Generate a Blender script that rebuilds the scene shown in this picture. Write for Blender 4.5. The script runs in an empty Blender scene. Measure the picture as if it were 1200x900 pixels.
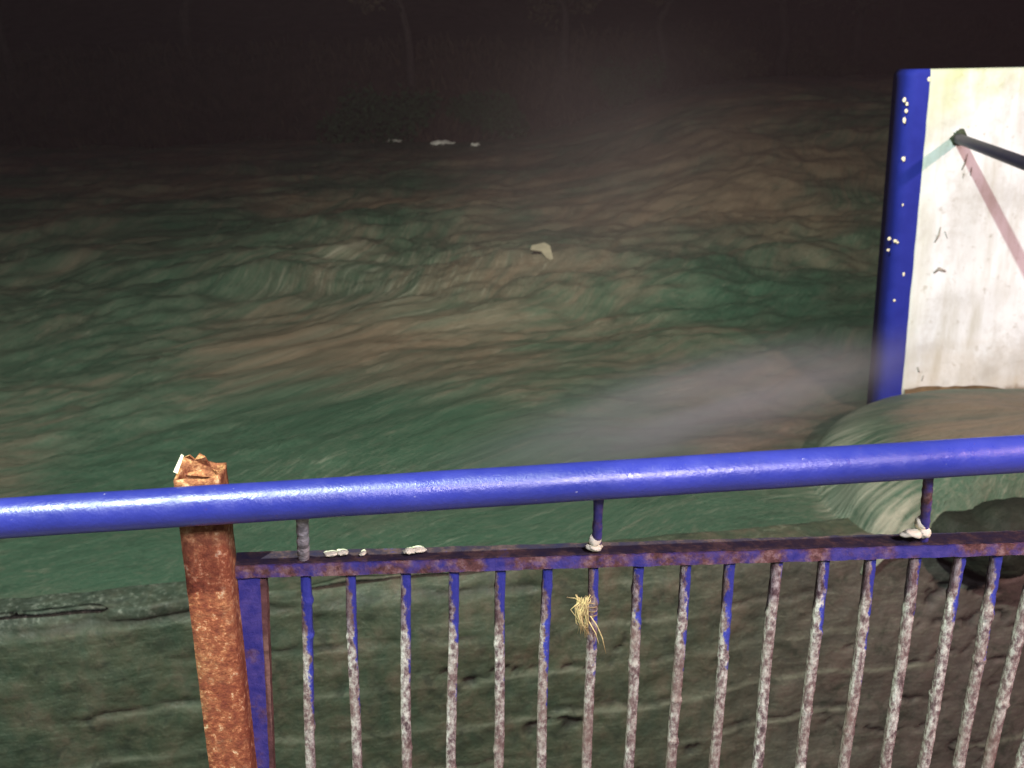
import bpy, bmesh, math, random
import numpy as np
from mathutils import Vector, Matrix
R = math.radians
S = bpy.context.scene
C = S.collection
random.seed(4); rng = np.random.default_rng(7)

# ------------------------------------------------------------------ camera
EYE = Vector((0, 0, 1.65)); F = 1178.0; PITCH = R(17.4); ROLL = R(-1.1)
fwd = Vector((0, math.cos(PITCH), -math.sin(PITCH)))
rt0 = Vector((1, 0, 0)); up0 = rt0.cross(fwd)
rt = rt0 * math.cos(ROLL) + up0 * math.sin(ROLL)
up = up0 * math.cos(ROLL) - rt0 * math.sin(ROLL)
cd = bpy.data.cameras.new('camera'); cam = bpy.data.objects.new('camera', cd); C.objects.link(cam)
cd.sensor_width = 36; cd.lens = F / 1200 * 36; cd.clip_start = 0.05; cd.clip_end = 600
cam.matrix_world = Matrix(((rt.x, up.x, -fwd.x, EYE.x), (rt.y, up.y, -fwd.y, EYE.y),
                           (rt.z, up.z, -fwd.z, EYE.z), (0, 0, 0, 1)))
cd.dof.use_dof = True; cd.dof.focus_distance = 1.75; cd.dof.aperture_fstop = 7.5      # focused on the railing
S.camera = cam

# ------------------------------------------------------------------ night sky, lamps, exposure
W = bpy.data.worlds.new('World'); S.world = W; W.use_nodes = True
wn = W.node_tree; bg = wn.nodes['Background']
sky = wn.nodes.new('ShaderNodeTexSky'); sky.sky_type = 'NISHITA'; sky.sun_disc = False
sky.sun_elevation = R(-4); sky.sun_rotation = R(200)
hs = wn.nodes.new('ShaderNodeMixRGB'); hs.blend_type = 'MIX'; hs.inputs[0].default_value = 0.9
hs.inputs[2].default_value = (0.150, 0.066, 0.105, 1)          # town glow under cloud
wn.links.new(sky.outputs[0], hs.inputs[1]); wn.links.new(hs.outputs[0], bg.inputs[0])
bg.inputs[1].default_value = 0.15

def lamp(name, loc, target, power, col, size, cone=150, blend=0.9):
    l = bpy.data.lights.new(name, 'SPOT'); l.energy = power; l.color = col
    l.shadow_soft_size = size; l.spot_size = R(cone); l.spot_blend = blend
    o = bpy.data.objects.new(name, l); C.objects.link(o); o.location = loc
    o.rotation_euler = (Vector(target) - Vector(loc)).to_track_quat('-Z', 'Y').to_euler()
    return o
lamp('street_or_fill_light', (-2.0, -1.0, 6.4), (0.5, 26, 0), 8600, (0.86, 1.0, 0.87), 0.07, 150, 1.0)
lamp('street_or_fill_light', (-2.0, -1.1, 6.45), (3.6, 27, 0), 15000, (1.0, 0.96, 0.82), 0.07, 50, 1.0)  # extra narrow flood, added at the same spot to brighten the far water
lamp('street_or_fill_light', (5.5, -1.0, 4.1), (2.0, 24, 0), 4700, (1.0, 0.56, 0.52), 0.16, 140, 1.0)
lamp('street_or_fill_light', (0.85, -1.3, 3.1), (0.3, 5, -1), 680, (0.86, 0.78, 1.0), 0.30, 130, 1.0)  # unseen fill added behind the camera, lifts the post shadow and glazes the handrail
S.view_settings.view_transform = 'Standard'; S.view_settings.look = 'None'
S.view_settings.exposure = 0; S.view_settings.gamma = 1
S.render.engine = 'CYCLES'; S.cycles.use_denoising = True
S.cycles.volume_step_rate = 2.0

# ------------------------------------------------------------------ helpers
def ray(px, py):
    d = fwd * F + rt * (px - 600) + up * (450 - py)
    return d.normalized()
def on_z(px, py, z):
    d = ray(px, py); return EYE + d * ((z - EYE.z) / d.z)
def on_plane(px, py, p, n):
    d = ray(px, py); return EYE + d * ((Vector(p) - EYE).dot(n) / d.dot(n))
def on_y(px, py, y):
    return on_plane(px, py, (0, y, 0), Vector((0, 1, 0)))

def tag(o, label=None, cat=None, group=None, kind=None):
    if label: o['label'] = label
    if cat: o['category'] = cat
    if group: o['group'] = group
    if kind: o['kind'] = kind
    return o
def empty(name, loc=(0, 0, 0)):
    o = bpy.data.objects.new(name, None); o.location = loc; o.empty_display_size = 0.1
    C.objects.link(o); return o
def mesh_obj(name, verts, faces, m, parent=None, smooth=True, uv=None, attrs=None):
    me = bpy.data.meshes.new(name)
    me.from_pydata([tuple(v) for v in verts], [], faces); me.update()
    if smooth: me.polygons.foreach_set('use_smooth', [True] * len(me.polygons))
    if uv is not None:
        l = me.uv_layers.new(name='flow')
        idx = np.empty(len(me.loops), dtype=np.int32); me.loops.foreach_get('vertex_index', idx)
        l.data.foreach_set('uv', np.asarray(uv, dtype=np.float32)[idx].ravel())
    for k, a in (attrs or {}).items():
        at = me.attributes.new(k, 'FLOAT', 'POINT'); at.data.foreach_set('value', np.asarray(a, dtype=np.float32))
    if m: me.materials.append(m)
    o = bpy.data.objects.new(name, me); C.objects.link(o)
    if parent:
        o.parent = parent; bpy.context.view_layer.update()
        o.matrix_parent_inverse = parent.matrix_world.inverted()
    return o
def grid_faces(nr, nc):
    r, c = np.meshgrid(np.arange(nr - 1), np.arange(nc - 1), indexing='ij')
    a = (r * nc + c).ravel()
    return np.stack([a, a + 1, a + nc + 1, a + nc], 1).tolist()

def _lat(seed):
    g = np.random.default_rng(seed); return g.random((256, 256))
_L = {}
def vnoise(x, y, seed=0):
    if seed not in _L: _L[seed] = _lat(seed)
    L = _L[seed]
    xi = np.floor(x).astype(int); yi = np.floor(y).astype(int)
    fx = x - xi; fy = y - yi
    fx = fx * fx * fx * (fx * (fx * 6 - 15) + 10); fy = fy * fy * fy * (fy * (fy * 6 - 15) + 10)
    a = L[xi % 256, yi % 256]; b = L[(xi + 1) % 256, yi % 256]
    c = L[xi % 256, (yi + 1) % 256]; d = L[(xi + 1) % 256, (yi + 1) % 256]
    return (a * (1 - fx) + b * fx) * (1 - fy) + (c * (1 - fx) + d * fx) * fy
def fbm(x, y, seed=0, o=4, gain=0.5):
    s = 0; a = 1; t = 0
    for i in range(o):
        s = s + a * (vnoise(x * 2 ** i + 17.3 * i, y * 2 ** i + 5.1 * i, seed + i) - 0.5); t += a; a *= gain
    return s / t
def sstep(a, b, x):
    t = np.clip((x - a) / (b - a), 0, 1); return t * t * (3 - 2 * t)

# ------------------------------------------------------------------ material tools
class N:
    def __init__(s, name):
        s.m = bpy.data.materials.new(name); s.m.use_nodes = True
        s.t = s.m.node_tree; s.b = s.t.nodes['Principled BSDF']
    def n(s, kind, **kw):
        o = s.t.nodes.new('ShaderNode' + kind)
        for k, v in kw.items(): setattr(o, k, v)
        return o
    def link(s, a, b): s.t.links.new(a, b)
    def set(s, sock, v):
        if hasattr(v, 'is_linked') or hasattr(v, 'links'): s.link(v, sock)
        else: sock.default_value = v
    def co(s, kind='Object', scale=(1, 1, 1), rot=(0, 0, 0)):
        c = s.n('TexCoord'); mp = s.n('Mapping'); mp.inputs['Scale'].default_value = scale
        mp.inputs['Rotation'].default_value = rot
        s.link(c.outputs[kind], mp.inputs[0]); return mp.outputs[0]
    def noise(s, vec, scale, detail=4, rough=0.55, dist=0.0):
        o = s.n('TexNoise'); s.link(vec, o.inputs['Vector'])
        o.inputs['Scale'].default_value = scale; o.inputs['Detail'].default_value = detail
        o.inputs['Roughness'].default_value = rough; o.inputs['Distortion'].default_value = dist
        return o.outputs['Fac']
    def ramp(s, fac, stops):
        o = s.n('ValToRGB'); s.link(fac, o.inputs[0]); e = o.color_ramp.elements
        e[0].position, e[0].color = stops[0][0], tuple(stops[0][1]) + (1,)
        e[1].position, e[1].color = stops[-1][0], tuple(stops[-1][1]) + (1,)
        for p, c in stops[1:-1]:
            k = e.new(p); k.color = tuple(c) + (1,)
        return o.outputs[0]
    def mask(s, fac, a, b, lo=0.0, hi=1.0):
        o = s.n('MapRange'); o.clamp = True; s.link(fac, o.inputs[0])
        for i, v in enumerate((a, b, lo, hi)): o.inputs[i + 1].default_value = v
        return o.outputs[0]
    def mix(s, f, a, b, mode='MIX'):
        o = s.n('MixRGB', blend_type=mode)
        s.set(o.inputs[0], f)
        for i, v in ((1, a), (2, b)):
            if isinstance(v, tuple): o.inputs[i].default_value = v + (1,)
            else: s.link(v, o.inputs[i])
        return o.outputs[0]
    def math(s, op, a, b=0.0):
        o = s.n('Math', operation=op); s.set(o.inputs[0], a); s.set(o.inputs[1], b); return o.outputs[0]
    def bump(s, h, strength, dist=0.01):
        o = s.n('Bump'); o.inputs['Strength'].default_value = strength; o.inputs['Distance'].default_value = dist
        s.link(h, o.inputs['Height']); s.link(o.outputs[0], s.b.inputs['Normal'])
    def attr(s, name):
        o = s.n('Attribute'); o.attribute_name = name; return o.outputs['Fac']
    def out(s, col=None, rough=0.7, spec=0.5, metal=0.0):
        if col is not None:
            if isinstance(col, tuple): s.b.inputs['Base Color'].default_value = col + (1,)
            else: s.link(col, s.b.inputs['Base Color'])
        s.set(s.b.inputs['Roughness'], rough); s.b.inputs['Specular IOR Level'].default_value = spec
        s.b.inputs['Metallic'].default_value = metal
        return s.m

def mat_blue_gloss():
    n = N('blue_gloss_paint'); v = n.co()
    base = n.mix(n.mask(n.noise(v, 5, 4), .4, .65), (0.020, 0.028, 0.20), (0.032, 0.040, 0.26))
    # dark / rusty chips, pale chips, run marks
    ch = n.mask(n.noise(v, 38, 4, .7), .69, .75, 0, .7)
    col = n.mix(ch, base, (0.11, 0.045, 0.05))
    ch2 = n.mask(n.noise(v, 110, 3, .6, .3), .72, .76, 0, .6)
    col = n.mix(ch2, col, (0.38, 0.36, 0.42))
    n.bump(n.math('ADD', n.noise(v, 130, 4, .65), n.math('MULTIPLY', n.noise(v, 12, 3), .5)), .55, .0016)
    return n.out(col, n.mask(n.noise(v, 30, 3), .3, .7, .26, .46), .7)
def mat_bar(blue_top=1.0):
    n = N('flaking_bar_paint'); v = n.co(); vs = n.co(scale=(1, 1, .35))
    oi = n.n('ObjectInfo')
    ad = n.n('VectorMath', operation='ADD'); n.link(v, ad.inputs[0]); n.link(oi.outputs['Random'], ad.inputs[1])
    sc = n.n('VectorMath', operation='MULTIPLY'); n.link(ad.outputs[0], sc.inputs[0]); sc.inputs[1].default_value = (1, 1, .6)
    v2 = sc.outputs[0]
    grey = n.ramp(n.noise(v2, 105, 4, .7), [(.34, (.05, .032, .032)), (.44, (.15, .105, .10)), (.53, (.29, .27, .23)), (.68, (.54, .53, .45))])
    big = n.mask(n.noise(v2, 11, 3), .38, .66)
    grey = n.mix(n.math('MULTIPLY', big, .7), grey, (.15, .095, .075))
    # blue paint that is left near the top, mostly on one side
    sx = n.n('SeparateXYZ'); n.link(v, sx.inputs[0])
    z = n.attr('top')
    e = n.math('ADD', z, n.math('MULTIPLY', n.math('SUBTRACT', n.noise(v2, 34, 4, .7), .5), 1.8))
    e = n.math('ADD', e, n.math('MULTIPLY', n.attr('side'), .30))
    bm = n.mask(e, .82, .98)
    col = n.mix(bm, grey, (0.035, 0.045, 0.27))
    n.bump(n.noise(v2, 170, 4, .7), .9, .003)
    return n.out(col, n.mask(bm, 0, 1, .85, .5), .3)
def mat_frame_paint(name='worn_blue_frame_paint', lo=.44):
    n = N(name); v = n.co()
    a = n.mask(n.noise(v, 13, 5, .65), lo, lo + .14)
    rust = n.ramp(n.noise(v, 60, 4, .7), [(.3, (.035, .016, .014)), (.5, (.13, .06, .05)), (.72, (.30, .21, .18))])
    blue = n.mix(n.mask(n.noise(v, 45, 4), .4, .65), (.030, .032, .20), (.07, .06, .24))
    col = n.mix(a, blue, rust)
    n.bump(n.noise(v, 120, 4, .7), .7, .003)
    return n.out(col, .62, .35)
def mat_frame_top():
    n = N('grimy_rail_top'); v = n.co()
    col = n.ramp(n.noise(v, 25, 5, .7), [(.3, (.012, .012, .035)), (.50, (.028, .020, .030)), (.62, (.075, .045, .040)), (.74, (.03, .03, .12))])
    n.bump(n.noise(v, 110, 4, .7), .6, .003)
    return n.out(col, .85, .2)
def mat_rust(name='rusty_post'):
    n = N(name); v = n.co()
    big = n.mask(n.noise(v, 5.0, 4, .6), .40, .60)
    c1 = n.ramp(n.noise(v, 62, 5, .75), [(.36, (.16, .06, .028)), (.47, (.26, .10, .045)), (.56, (.42, .20, .08)), (.66, (.66, .46, .24))])
    c2 = n.ramp(n.noise(v, 75, 5, .75), [(.35, (.14, .035, .02)), (.52, (.24, .07, .03)), (.60, (.40, .16, .07)), (.68, (.64, .50, .30))])
    col = n.mix(big, c1, c2)
    n.bump(n.noise(v, 100, 5, .7), .9, .005)
    return n.out(col, .9, .2)
def mat_white():
    n = N('weathered_white_masonry_paint'); v = n.co()
    col = n.mix(n.mask(n.noise(v, 1.6, 5), .35, .7), (.60, .68, .71), (.44, .50, .52))
    vs = n.co(scale=(1, 1, .16))
    col = n.mix(n.mask(n.noise(vs, 6, 5, .6), .48, .70, 0, .7), col, (.34, .36, .31))
    col = n.mix(n.mask(n.noise(v, 14, 5, .65), .58, .72, 0, .7), col, (.24, .24, .20))
    sp = n.n('SeparateXYZ'); n.link(v, sp.inputs[0])
    nz = n.math('MULTIPLY', n.math('SUBTRACT', n.noise(v, 5, 4, .6), .5), .9)
    # splash line at the foot and green algae at the top corner
    g = n.mask(n.math('ADD', sp.outputs['Z'], n.math('MULTIPLY', nz, .25)), .06, .0)
    g2 = n.mask(n.math('ADD', sp.outputs['Z'], nz), .55, -.1, 0, .6)
    col = n.mix(g2, col, (.36, .33, .24)); col = n.mix(g, col, (.10, .065, .035))
    d = n.math('ADD', n.math('MULTIPLY', sp.outputs['X'], .9), n.math('MULTIPLY', n.math('SUBTRACT', 2.55, sp.outputs['Z']), 1.5))
    al = n.mask(n.math('ADD', d, n.math('MULTIPLY', nz, 1.6)), .95, .2, 0, .62)
    col = n.mix(al, col, (.30, .37, .12))
    ed = n.mask(n.math('ADD', sp.outputs['X'], n.math('MULTIPLY', nz, .35)), .16, .0, 0, .55)
    col = n.mix(ed, col, (.42, .47, .40))
    sc = n.mask(n.noise(n.co(scale=(1, 1, .5)), 26, 4, .75, .4), .64, .72, 0, .65)
    sc = n.math('MULTIPLY', sc, n.mask(n.noise(v, 3.1, 2), .48, .6))
    col = n.mix(sc, col, (.16, .16, .13))
    col = n.mix(n.mask(n.noise(n.co(scale=(1, 1, .7)), 2.3, 6, .7), .50, .70, 0, .7), col, (.30, .31, .28))
    n.bump(n.noise(v, 30, 5, .65), .4, .006)
    return n.out(col, .8, .25)
def mat_band():
    n = N('blue_masonry_paint'); v = n.co()
    col = n.mix(n.mask(n.noise(v, 6, 4), .35, .7), (.008, .016, .18), (.012, .022, .22))
    n.bump(n.noise(v, 30, 5, .65), .35, .005)
    return n.out(col, .75, .12)
def mat_plain(name, c, rough=.7, spec=.3, var=.3, sc=12, bump=.4, bd=.004):
    n = N(name); v = n.co()
    dk = tuple(x * (1 - var) for x in c); lt = tuple(min(1, x * (1 + var)) for x in c)
    col = n.ramp(n.noise(v, sc, 5, .6), [(.3, dk), (.7, lt)])
    n.bump(n.noise(v, sc * 3, 4, .6), bump, bd)
    return n.out(col, rough, spec)
def mat_wall():
    n = N('mossy_wet_concrete'); v = n.co()
    a = n.ramp(n.noise(v, 4.0, 8, .70), [(.34, (.024, .042, .025)), (.5, (.043, .054, .032)), (.66, (.076, .068, .046))])
    vs = n.co(scale=(1, 1, .25))
    a = n.mix(n.mask(n.noise(vs, 9, 4, .6), .5, .72, 0, .5), a, (.022, .048, .030))
    a = n.mix(n.mask(n.attr('dry'), 0, 1, 0, .75), a, (.060, .050, .048))
    a = n.mix(n.mask(n.attr('lip'), .0, 1), a, (.125, .145, .105))
    ln = n.noise(n.co(scale=(.5, .5, 6)), 3.5, 6, .6, .4)
    a = n.mix(n.mask(n.math('ABSOLUTE', n.math('SUBTRACT', ln, .5)), .014, .0, 0, .35), a, (.14, .17, .12))
    a = n.mix(n.mask(n.noise(v, 6.5, 8, .72, .5), .48, .36, 0, .7), a, (.016, .024, .016))
    a = n.mix(n.mask(ln, .62, .72, 0, .5), a, (.018, .024, .016))
    a = n.mix(n.mask(n.noise(v, 55, 4, .75), .62, .74, 0, .6), a, (.15, .17, .13))
    a = n.mix(n.attr('rim'), a, n.ramp(n.noise(v, 26, 5, .75), [(.42, (.016, .022, .018)), (.56, (.05, .065, .055)), (.66, (.26, .28, .24))]))
    a = n.mix(n.attr('crack'), a, (.006, .007, .006))
    n.bump(n.noise(v, 8, 7, .60), .7, .035)
    return n.out(a, n.mask(n.noise(v, 12, 3), .3, .7, .5, .85), .35)
def mat_water():
    n = N('silty_flood_water')
    uvn = n.n('UVMap'); uvn.uv_map = 'flow'
    def uvm(sx, sy):
        m = n.n('Mapping'); m.inputs['Scale'].default_value = (sx, sy, 1); n.link(uvn.outputs[0], m.inputs[0]); return m.outputs[0]
    cx = n.n('CombineXYZ'); n.link(n.attr('hs'), cx.inputs[0]); n.link(n.attr('ht'), cx.inputs[1])
    def hm(sx, sy):
        m = n.n('Mapping'); m.inputs['Scale'].default_value = (sx, sy, 1); n.link(cx.outputs[0], m.inputs[0]); return m.outputs[0]
    hw = n.attr('hump')
    def both(a, b): return n.math('ADD', n.math('MULTIPLY', a, n.math('SUBTRACT', 1.0, hw)), n.math('MULTIPLY', b, hw))
    st = n.noise(uvm(.8, 4.5), 1.6, 5, .60, 1.2)
    st2 = n.noise(uvm(.7, 6.0), 4.5, 5, .66, 1.3)
    blot = n.noise(uvm(1, 1.6), 1.1, 5, .6, .8)
    st = both(st, n.noise(hm(.8, 9), 2.0, 4, .6, .25)); st2 = both(st2, n.noise(hm(.8, 16), 3.5, 4, .6, .25))
    blot = both(blot, n.noise(hm(1, 4), 1.2, 3, .6, .3))
    silt = n.attr('silt')
    s = n.math('ADD', silt, n.math('MULTIPLY', n.math('SUBTRACT', blot, .5), 1.0))
    s = n.math('ADD', s, n.math('MULTIPLY', n.math('SUBTRACT', st, .5), .75))
    col = n.ramp(s, [(.12, (.036, .080, .050)), (.40, (.060, .090, .060)), (.60, (.102, .102, .072)), (.88, (.142, .114, .078))])
    red = n.mask(n.math('ADD', n.attr('rust'), n.math('MULTIPLY', n.math('SUBTRACT', st2, .5), 1.1)), .45, 1.0, 0, .8)
    col = n.mix(red, col, (.145, .082, .055))
    st3 = n.noise(uvm(1.6, 6.0), 9.0, 6, .74, 1.8)
    col = n.mix(n.mask(st3, .50, .68, 0, .38), col, (.170, .165, .125))
    col = n.mix(n.mask(st3, .47, .33, 0, .50), col, (.020, .030, .020))
    bl2 = n.noise(uvm(1.3, 2.6), 2.6, 6, .70, 1.0)
    col = n.mix(n.mask(bl2, .55, .75, 0, .5), col, (.130, .120, .090))
    col = n.mix(n.mask(bl2, .46, .30, 0, .5), col, (.024, .036, .024))
    fo = n.mask(n.math('ADD', st2, n.math('MULTIPLY', n.attr('foam'), .35)), .60, .92, 0, .85)
    col = n.mix(fo, col, (.26, .27, .21))
    dk = n.mask(st, .45, .28, 0, .2)
    col = n.mix(dk, col, (.022, .034, .024))
    h = n.math('ADD', n.math('ADD', n.math('MULTIPLY', st, .8), n.math('MULTIPLY', st2, .45)), n.math('MULTIPLY', st3, .45))
    n.bump(h, .42, .09)
    n.b.inputs['IOR'].default_value = 1.33
    return n.out(col, n.mask(st2, .3, .7, .38, .6), .35)

M = dict(palestub=mat_plain('pale_flaking_paint', (.34, .33, .31), .8, .3, .7, 55, .8, .004), blue=mat_blue_gloss(), bar=mat_bar(), frame=mat_frame_paint(), ftop=mat_frame_top(), rust=mat_rust(),
         white=mat_white(), band=mat_band(), wall=mat_wall(), water=mat_water(),
         chip=mat_plain('old_cream_paint', (.66, .66, .46), .6, .3, .15, 40),
         pipe=mat_plain('dark_pipe_paint', (.018, .015, .035), .5, .4, .3, 10),
         scar=mat_plain('exposed_grey_concrete', (.24, .24, .21), .9, .2, .5, 20),
         stain=mat_plain('dark_pipe_stain', (.035, .05, .03), .8, .2, .4, 25),
         hollow_shade=mat_plain('painted_hollow_shade', (.010, .014, .009), .7, .2, .5, 6, .6, .03),  # shade of the hollow under the spill, put into the colour
         deck=mat_plain('walkway_concrete', (.20, .19, .17), .9, .2, .3, 6),
         bed=mat_plain('river_bed_mud', (.05, .045, .035), .9, .2, .4, 2),
         bank=mat_plain('dark_bank_earth', (.036, .024, .022), .95, .1, .5, 1.2, .9, .1),
         leaf=mat_plain('dark_leaves', (.020, .040, .020), .7, .2, .4, 2),
         leaf2=mat_plain('brownish_leaves', (.055, .045, .030), .8, .2, .4, 2),
         bark=mat_plain('pale_bark', (.030, .022, .022), .9, .2, .5, 5, .8, .02),
         grass=mat_plain('bank_grass', (.040, .028, .022), .9, .1, .4, 1.5),
         straw=mat_plain('dry_straw', (.45, .36, .16), .8, .2, .3, 30),
         scrap=mat_plain('pale_plastic_scrap', (.72, .74, .68), .5, .4, .1, 8),
         board=mat_plain('pale_soaked_board', (.15, .14, .095), .7, .3, .25, 9))

# ------------------------------------------------------------------ river levels and layout
ZW = -1.20
c0 = on_z(0, 716, ZW); c1 = on_z(620, 655, ZW)
cdir = (c1 - c0); cdir.z = 0; cdir.normalize()              # wall runs away to the right
cnrm = Vector((cdir.y, -cdir.x, 0))                         # towards the camera
c0 = Vector((c0.x, c0.y, 0))
mound = on_z(1235, 545, -.95)
PY = 8.0                                                    # pier face

def shore(az):                                              # distance of the far shore along a bearing (tan = x/y)
    return 45 + 4 * sstep(-.05, .1, az) + 27 * sstep(.02, .30, az) + 1.5 * np.sin(az * 21) + 0.8 * np.sin(az * 47 + 1)

def rise(x, y):
    az = x / np.maximum(y, 1)
    return 1.95 * sstep(11, 40, y) * sstep(.0, .25, az)

def flow(x, y):
    # streamlines: from the far right towards the camera, turning left near the wall
    wx = x + 1.5 * fbm(x * .22, y * .16, 41, 3) * 2; wy = y + 1.5 * fbm(x * .22 + 5, y * .16, 51, 3) * 2
    g = 1.44 * np.exp(-(wy - 5) / 4.5)
    f = .40 * wy - 6.5 * np.exp(-(wy - 5) / 4.5)
    ft = (wx - f) / np.sqrt(1 + (.40 + g) ** 2) * 1.0
    fs = wy * np.sqrt(1 + .16) + wx * .6 * np.exp(-(wy - 5) / 6)
    return fs, ft

def water_height(x, y):
    wx = x + 1.6 * fbm(x * .30, y * .30, 40); wy = y + 1.6 * fbm(x * .30 + 9, y * .30, 50)
    s = wx * .93 + wy * .36; t = -wx * .36 + wy * .93
    far = sstep(4, 16, y)
    fs, ft = flow(x, y)
    h = .36 * fbm(s * .25, t * .6, 1, 4) * (.35 + .45 * far)
    big = fbm(fs * .20, ft * .55, 31, 4)
    h = h + far * (1 - .45 * sstep(14, 26, y)) * (.80 * big + .22 * fbm(fs * .7, ft * 1.2, 36, 5, .58) + .14 * fbm(fs * 2.2, ft * 3.0, 38, 4, .65)) * sstep(0, 9, shore(x / np.maximum(y, 1)) - y)
    h = h + .10 * fbm(fs * 1.3, ft * 2.6, 11, 5, .60) + .12 * far * fbm(s * .35, t * 1.3, 21, 3)
    h = h * (.5 + .5 * sstep(0, 2.5, y - 5)) + rise(x, y)
    # fast hump of water that wraps round the pier foot
    dx = (x - mound.x) / np.where(x < mound.x, 1.50, 3.0); dy = (y - mound.y) / np.where(y < mound.y, .95, 1.9)
    r = np.sqrt(dx * dx + dy * dy + 1e-6)
    k = np.clip(1 - r ** 2.4, 0, 1)
    m = .46 * k ** .5
    return h * (1 - .85 * sstep(1.25, .75, r)) + m * (1 + .10 * fbm(x * 3, y * 3, 60, 3)), r

def gauss(x, y, px, py, rx, ry, zz=ZW):
    p = on_z(px, py, zz); lx = (x / y - p.x / p.y) * F; ly = (np.log(y) - math.log(p.y)) * 1178 * 2.85 / p.y
    return np.exp(-(lx / rx) ** 2 - (ly / ry) ** 2)

def build_water():
    nc, nr = 620, 640
    s = np.linspace(-9.0, 11.0, nc)
    crest = np.stack([c0.x + cdir.x * s, c0.y + cdir.y * s], 1)
    inn = crest - np.array([cnrm.x, cnrm.y]) * .10
    ang = np.linspace(-.95, .95, nc)
    ang = np.where(True, np.interp(s, [-9, -3.0, 6.2, 11], [-1.3, -.62, .62, 1.2]), 0)
    far = np.stack([95 * np.sin(ang), 95 * np.cos(ang)], 1)
    v = np.linspace(0, 1, nr) ** 2.6
    P = inn[None] + (far - inn)[None] * v[:, None, None]
    x, y = P[..., 0], P[..., 1]
    h, r = water_height(x, y); z = ZW + h
    # edge quietly meets the wall except where it spills over
    pxs = 600 + F * crest[:, 0] / (crest[:, 1] * math.cos(PITCH) + (EYE.z - ZW) * math.sin(PITCH))
    spill = sstep(960, 1010, pxs)
    e = sstep(0, .012, v)[:, None]
    calm = (1 - e) * (1 - spill[None])
    z = z * (1 - calm) + (ZW - .03) * calm
    # nappe rows running over the wall in front
    k = 46; q = np.linspace(1, 0, k, endpoint=False)[:, None]
    outx = .10 + (.20 * np.sqrt(q) + .03 * q) + .05 * fbm(s[None] * 5, q * .8, 70, 3)
    drop = (q ** 1.5) * .30
    gap = (1 - .0 * s)[None]
    X2 = inn[None, :, 0] + cnrm.x * outx * spill[None]; Y2 = inn[None, :, 1] + cnrm.y * outx * spill[None]
    Z2 = z[0][None] - drop * spill[None] - .05 * q * (1 - spill[None])
    x = np.concatenate([X2, x]); y = np.concatenate([Y2, y]); z = np.concatenate([Z2, z])
    r = np.concatenate([np.repeat(r[:1], k, 0), r])
    qq = np.concatenate([np.repeat(q, nc, 1), np.zeros((nr, nc))])
    # flow coordinates
    fs, ft = flow(x, y)
    sc = 1 / (1 + .045 * np.maximum(y - 6, 0))
    # around the hump the flow lines fan out from its middle
    th = np.arctan2(y - mound.y - .55, x - mound.x - .4); hw = sstep(1.15, .9, r)
    us = fs * sc; ut = ft * sc
    # (around the hump: along a falling line / across it)
    hs_ = r * .9 + qq * .8; ht = np.hypot(x - mound.x - 1.2, (y - mound.y) * 1.5) * .12 + th * .9
    # silt (brown / green) as the river carries it
    G = lambda *a_: gauss(x, y, *a_)
    silt = .52 + .42 * fbm(x * .42, y * .30, 80, 3) * 2
    silt -= .55 * G(430, 510, 230, 60) + .40 * G(930, 350, 130, 60) + .22 * G(90, 380, 170, 110) + .42 * G(300, 650, 420, 40)
    silt -= .35 * G(900, 600, 210, 45) + .20 * G(160, 560, 160, 60) + .25 * G(640, 410, 90, 45)
    silt += .22 * G(430, 400, 230, 50) + .28 * G(850, 215, 200, 55) + .12 * G(700, 300, 200, 70)
    top = sstep(1.0, .35, r) * hw * (1 - sstep(.02, .3, qq))
    silt = silt * (1 - hw) + (.22 + .62 * sstep(.80, .50, r) * (1 - sstep(0, .25, qq))) * hw
    rust = .25 * fbm(x * .3, y * .25, 84, 3) * 2 + .50 * G(900, 160, 230, 60) + .40 * G(800, 330, 90, 60) + .35 * G(560, 400, 110, 40) + .18 * G(300, 250, 260, 60) + .25 * hw * sstep(.75, .4, r)
    foam = .35 * G(450, 330, 160, 60) + .8 * hw * sstep(.55, .95, r) + .35 * G(520, 560, 260, 30)
    verts = np.stack([x, y, z], -1).reshape(-1, 3)
    o = mesh_obj('water', verts, grid_faces(nr + k, nc), M['water'], uv=np.stack([us, ut], -1).reshape(-1, 2),
                 attrs=dict(silt=silt.ravel(), rust=rust.ravel(), foam=foam.ravel(), hump=hw.ravel(), hs=hs_.ravel(), ht=ht.ravel()))
    tag(o, 'silty brown and green flood water in fast streaks', 'river', kind='structure')
build_water()

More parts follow.
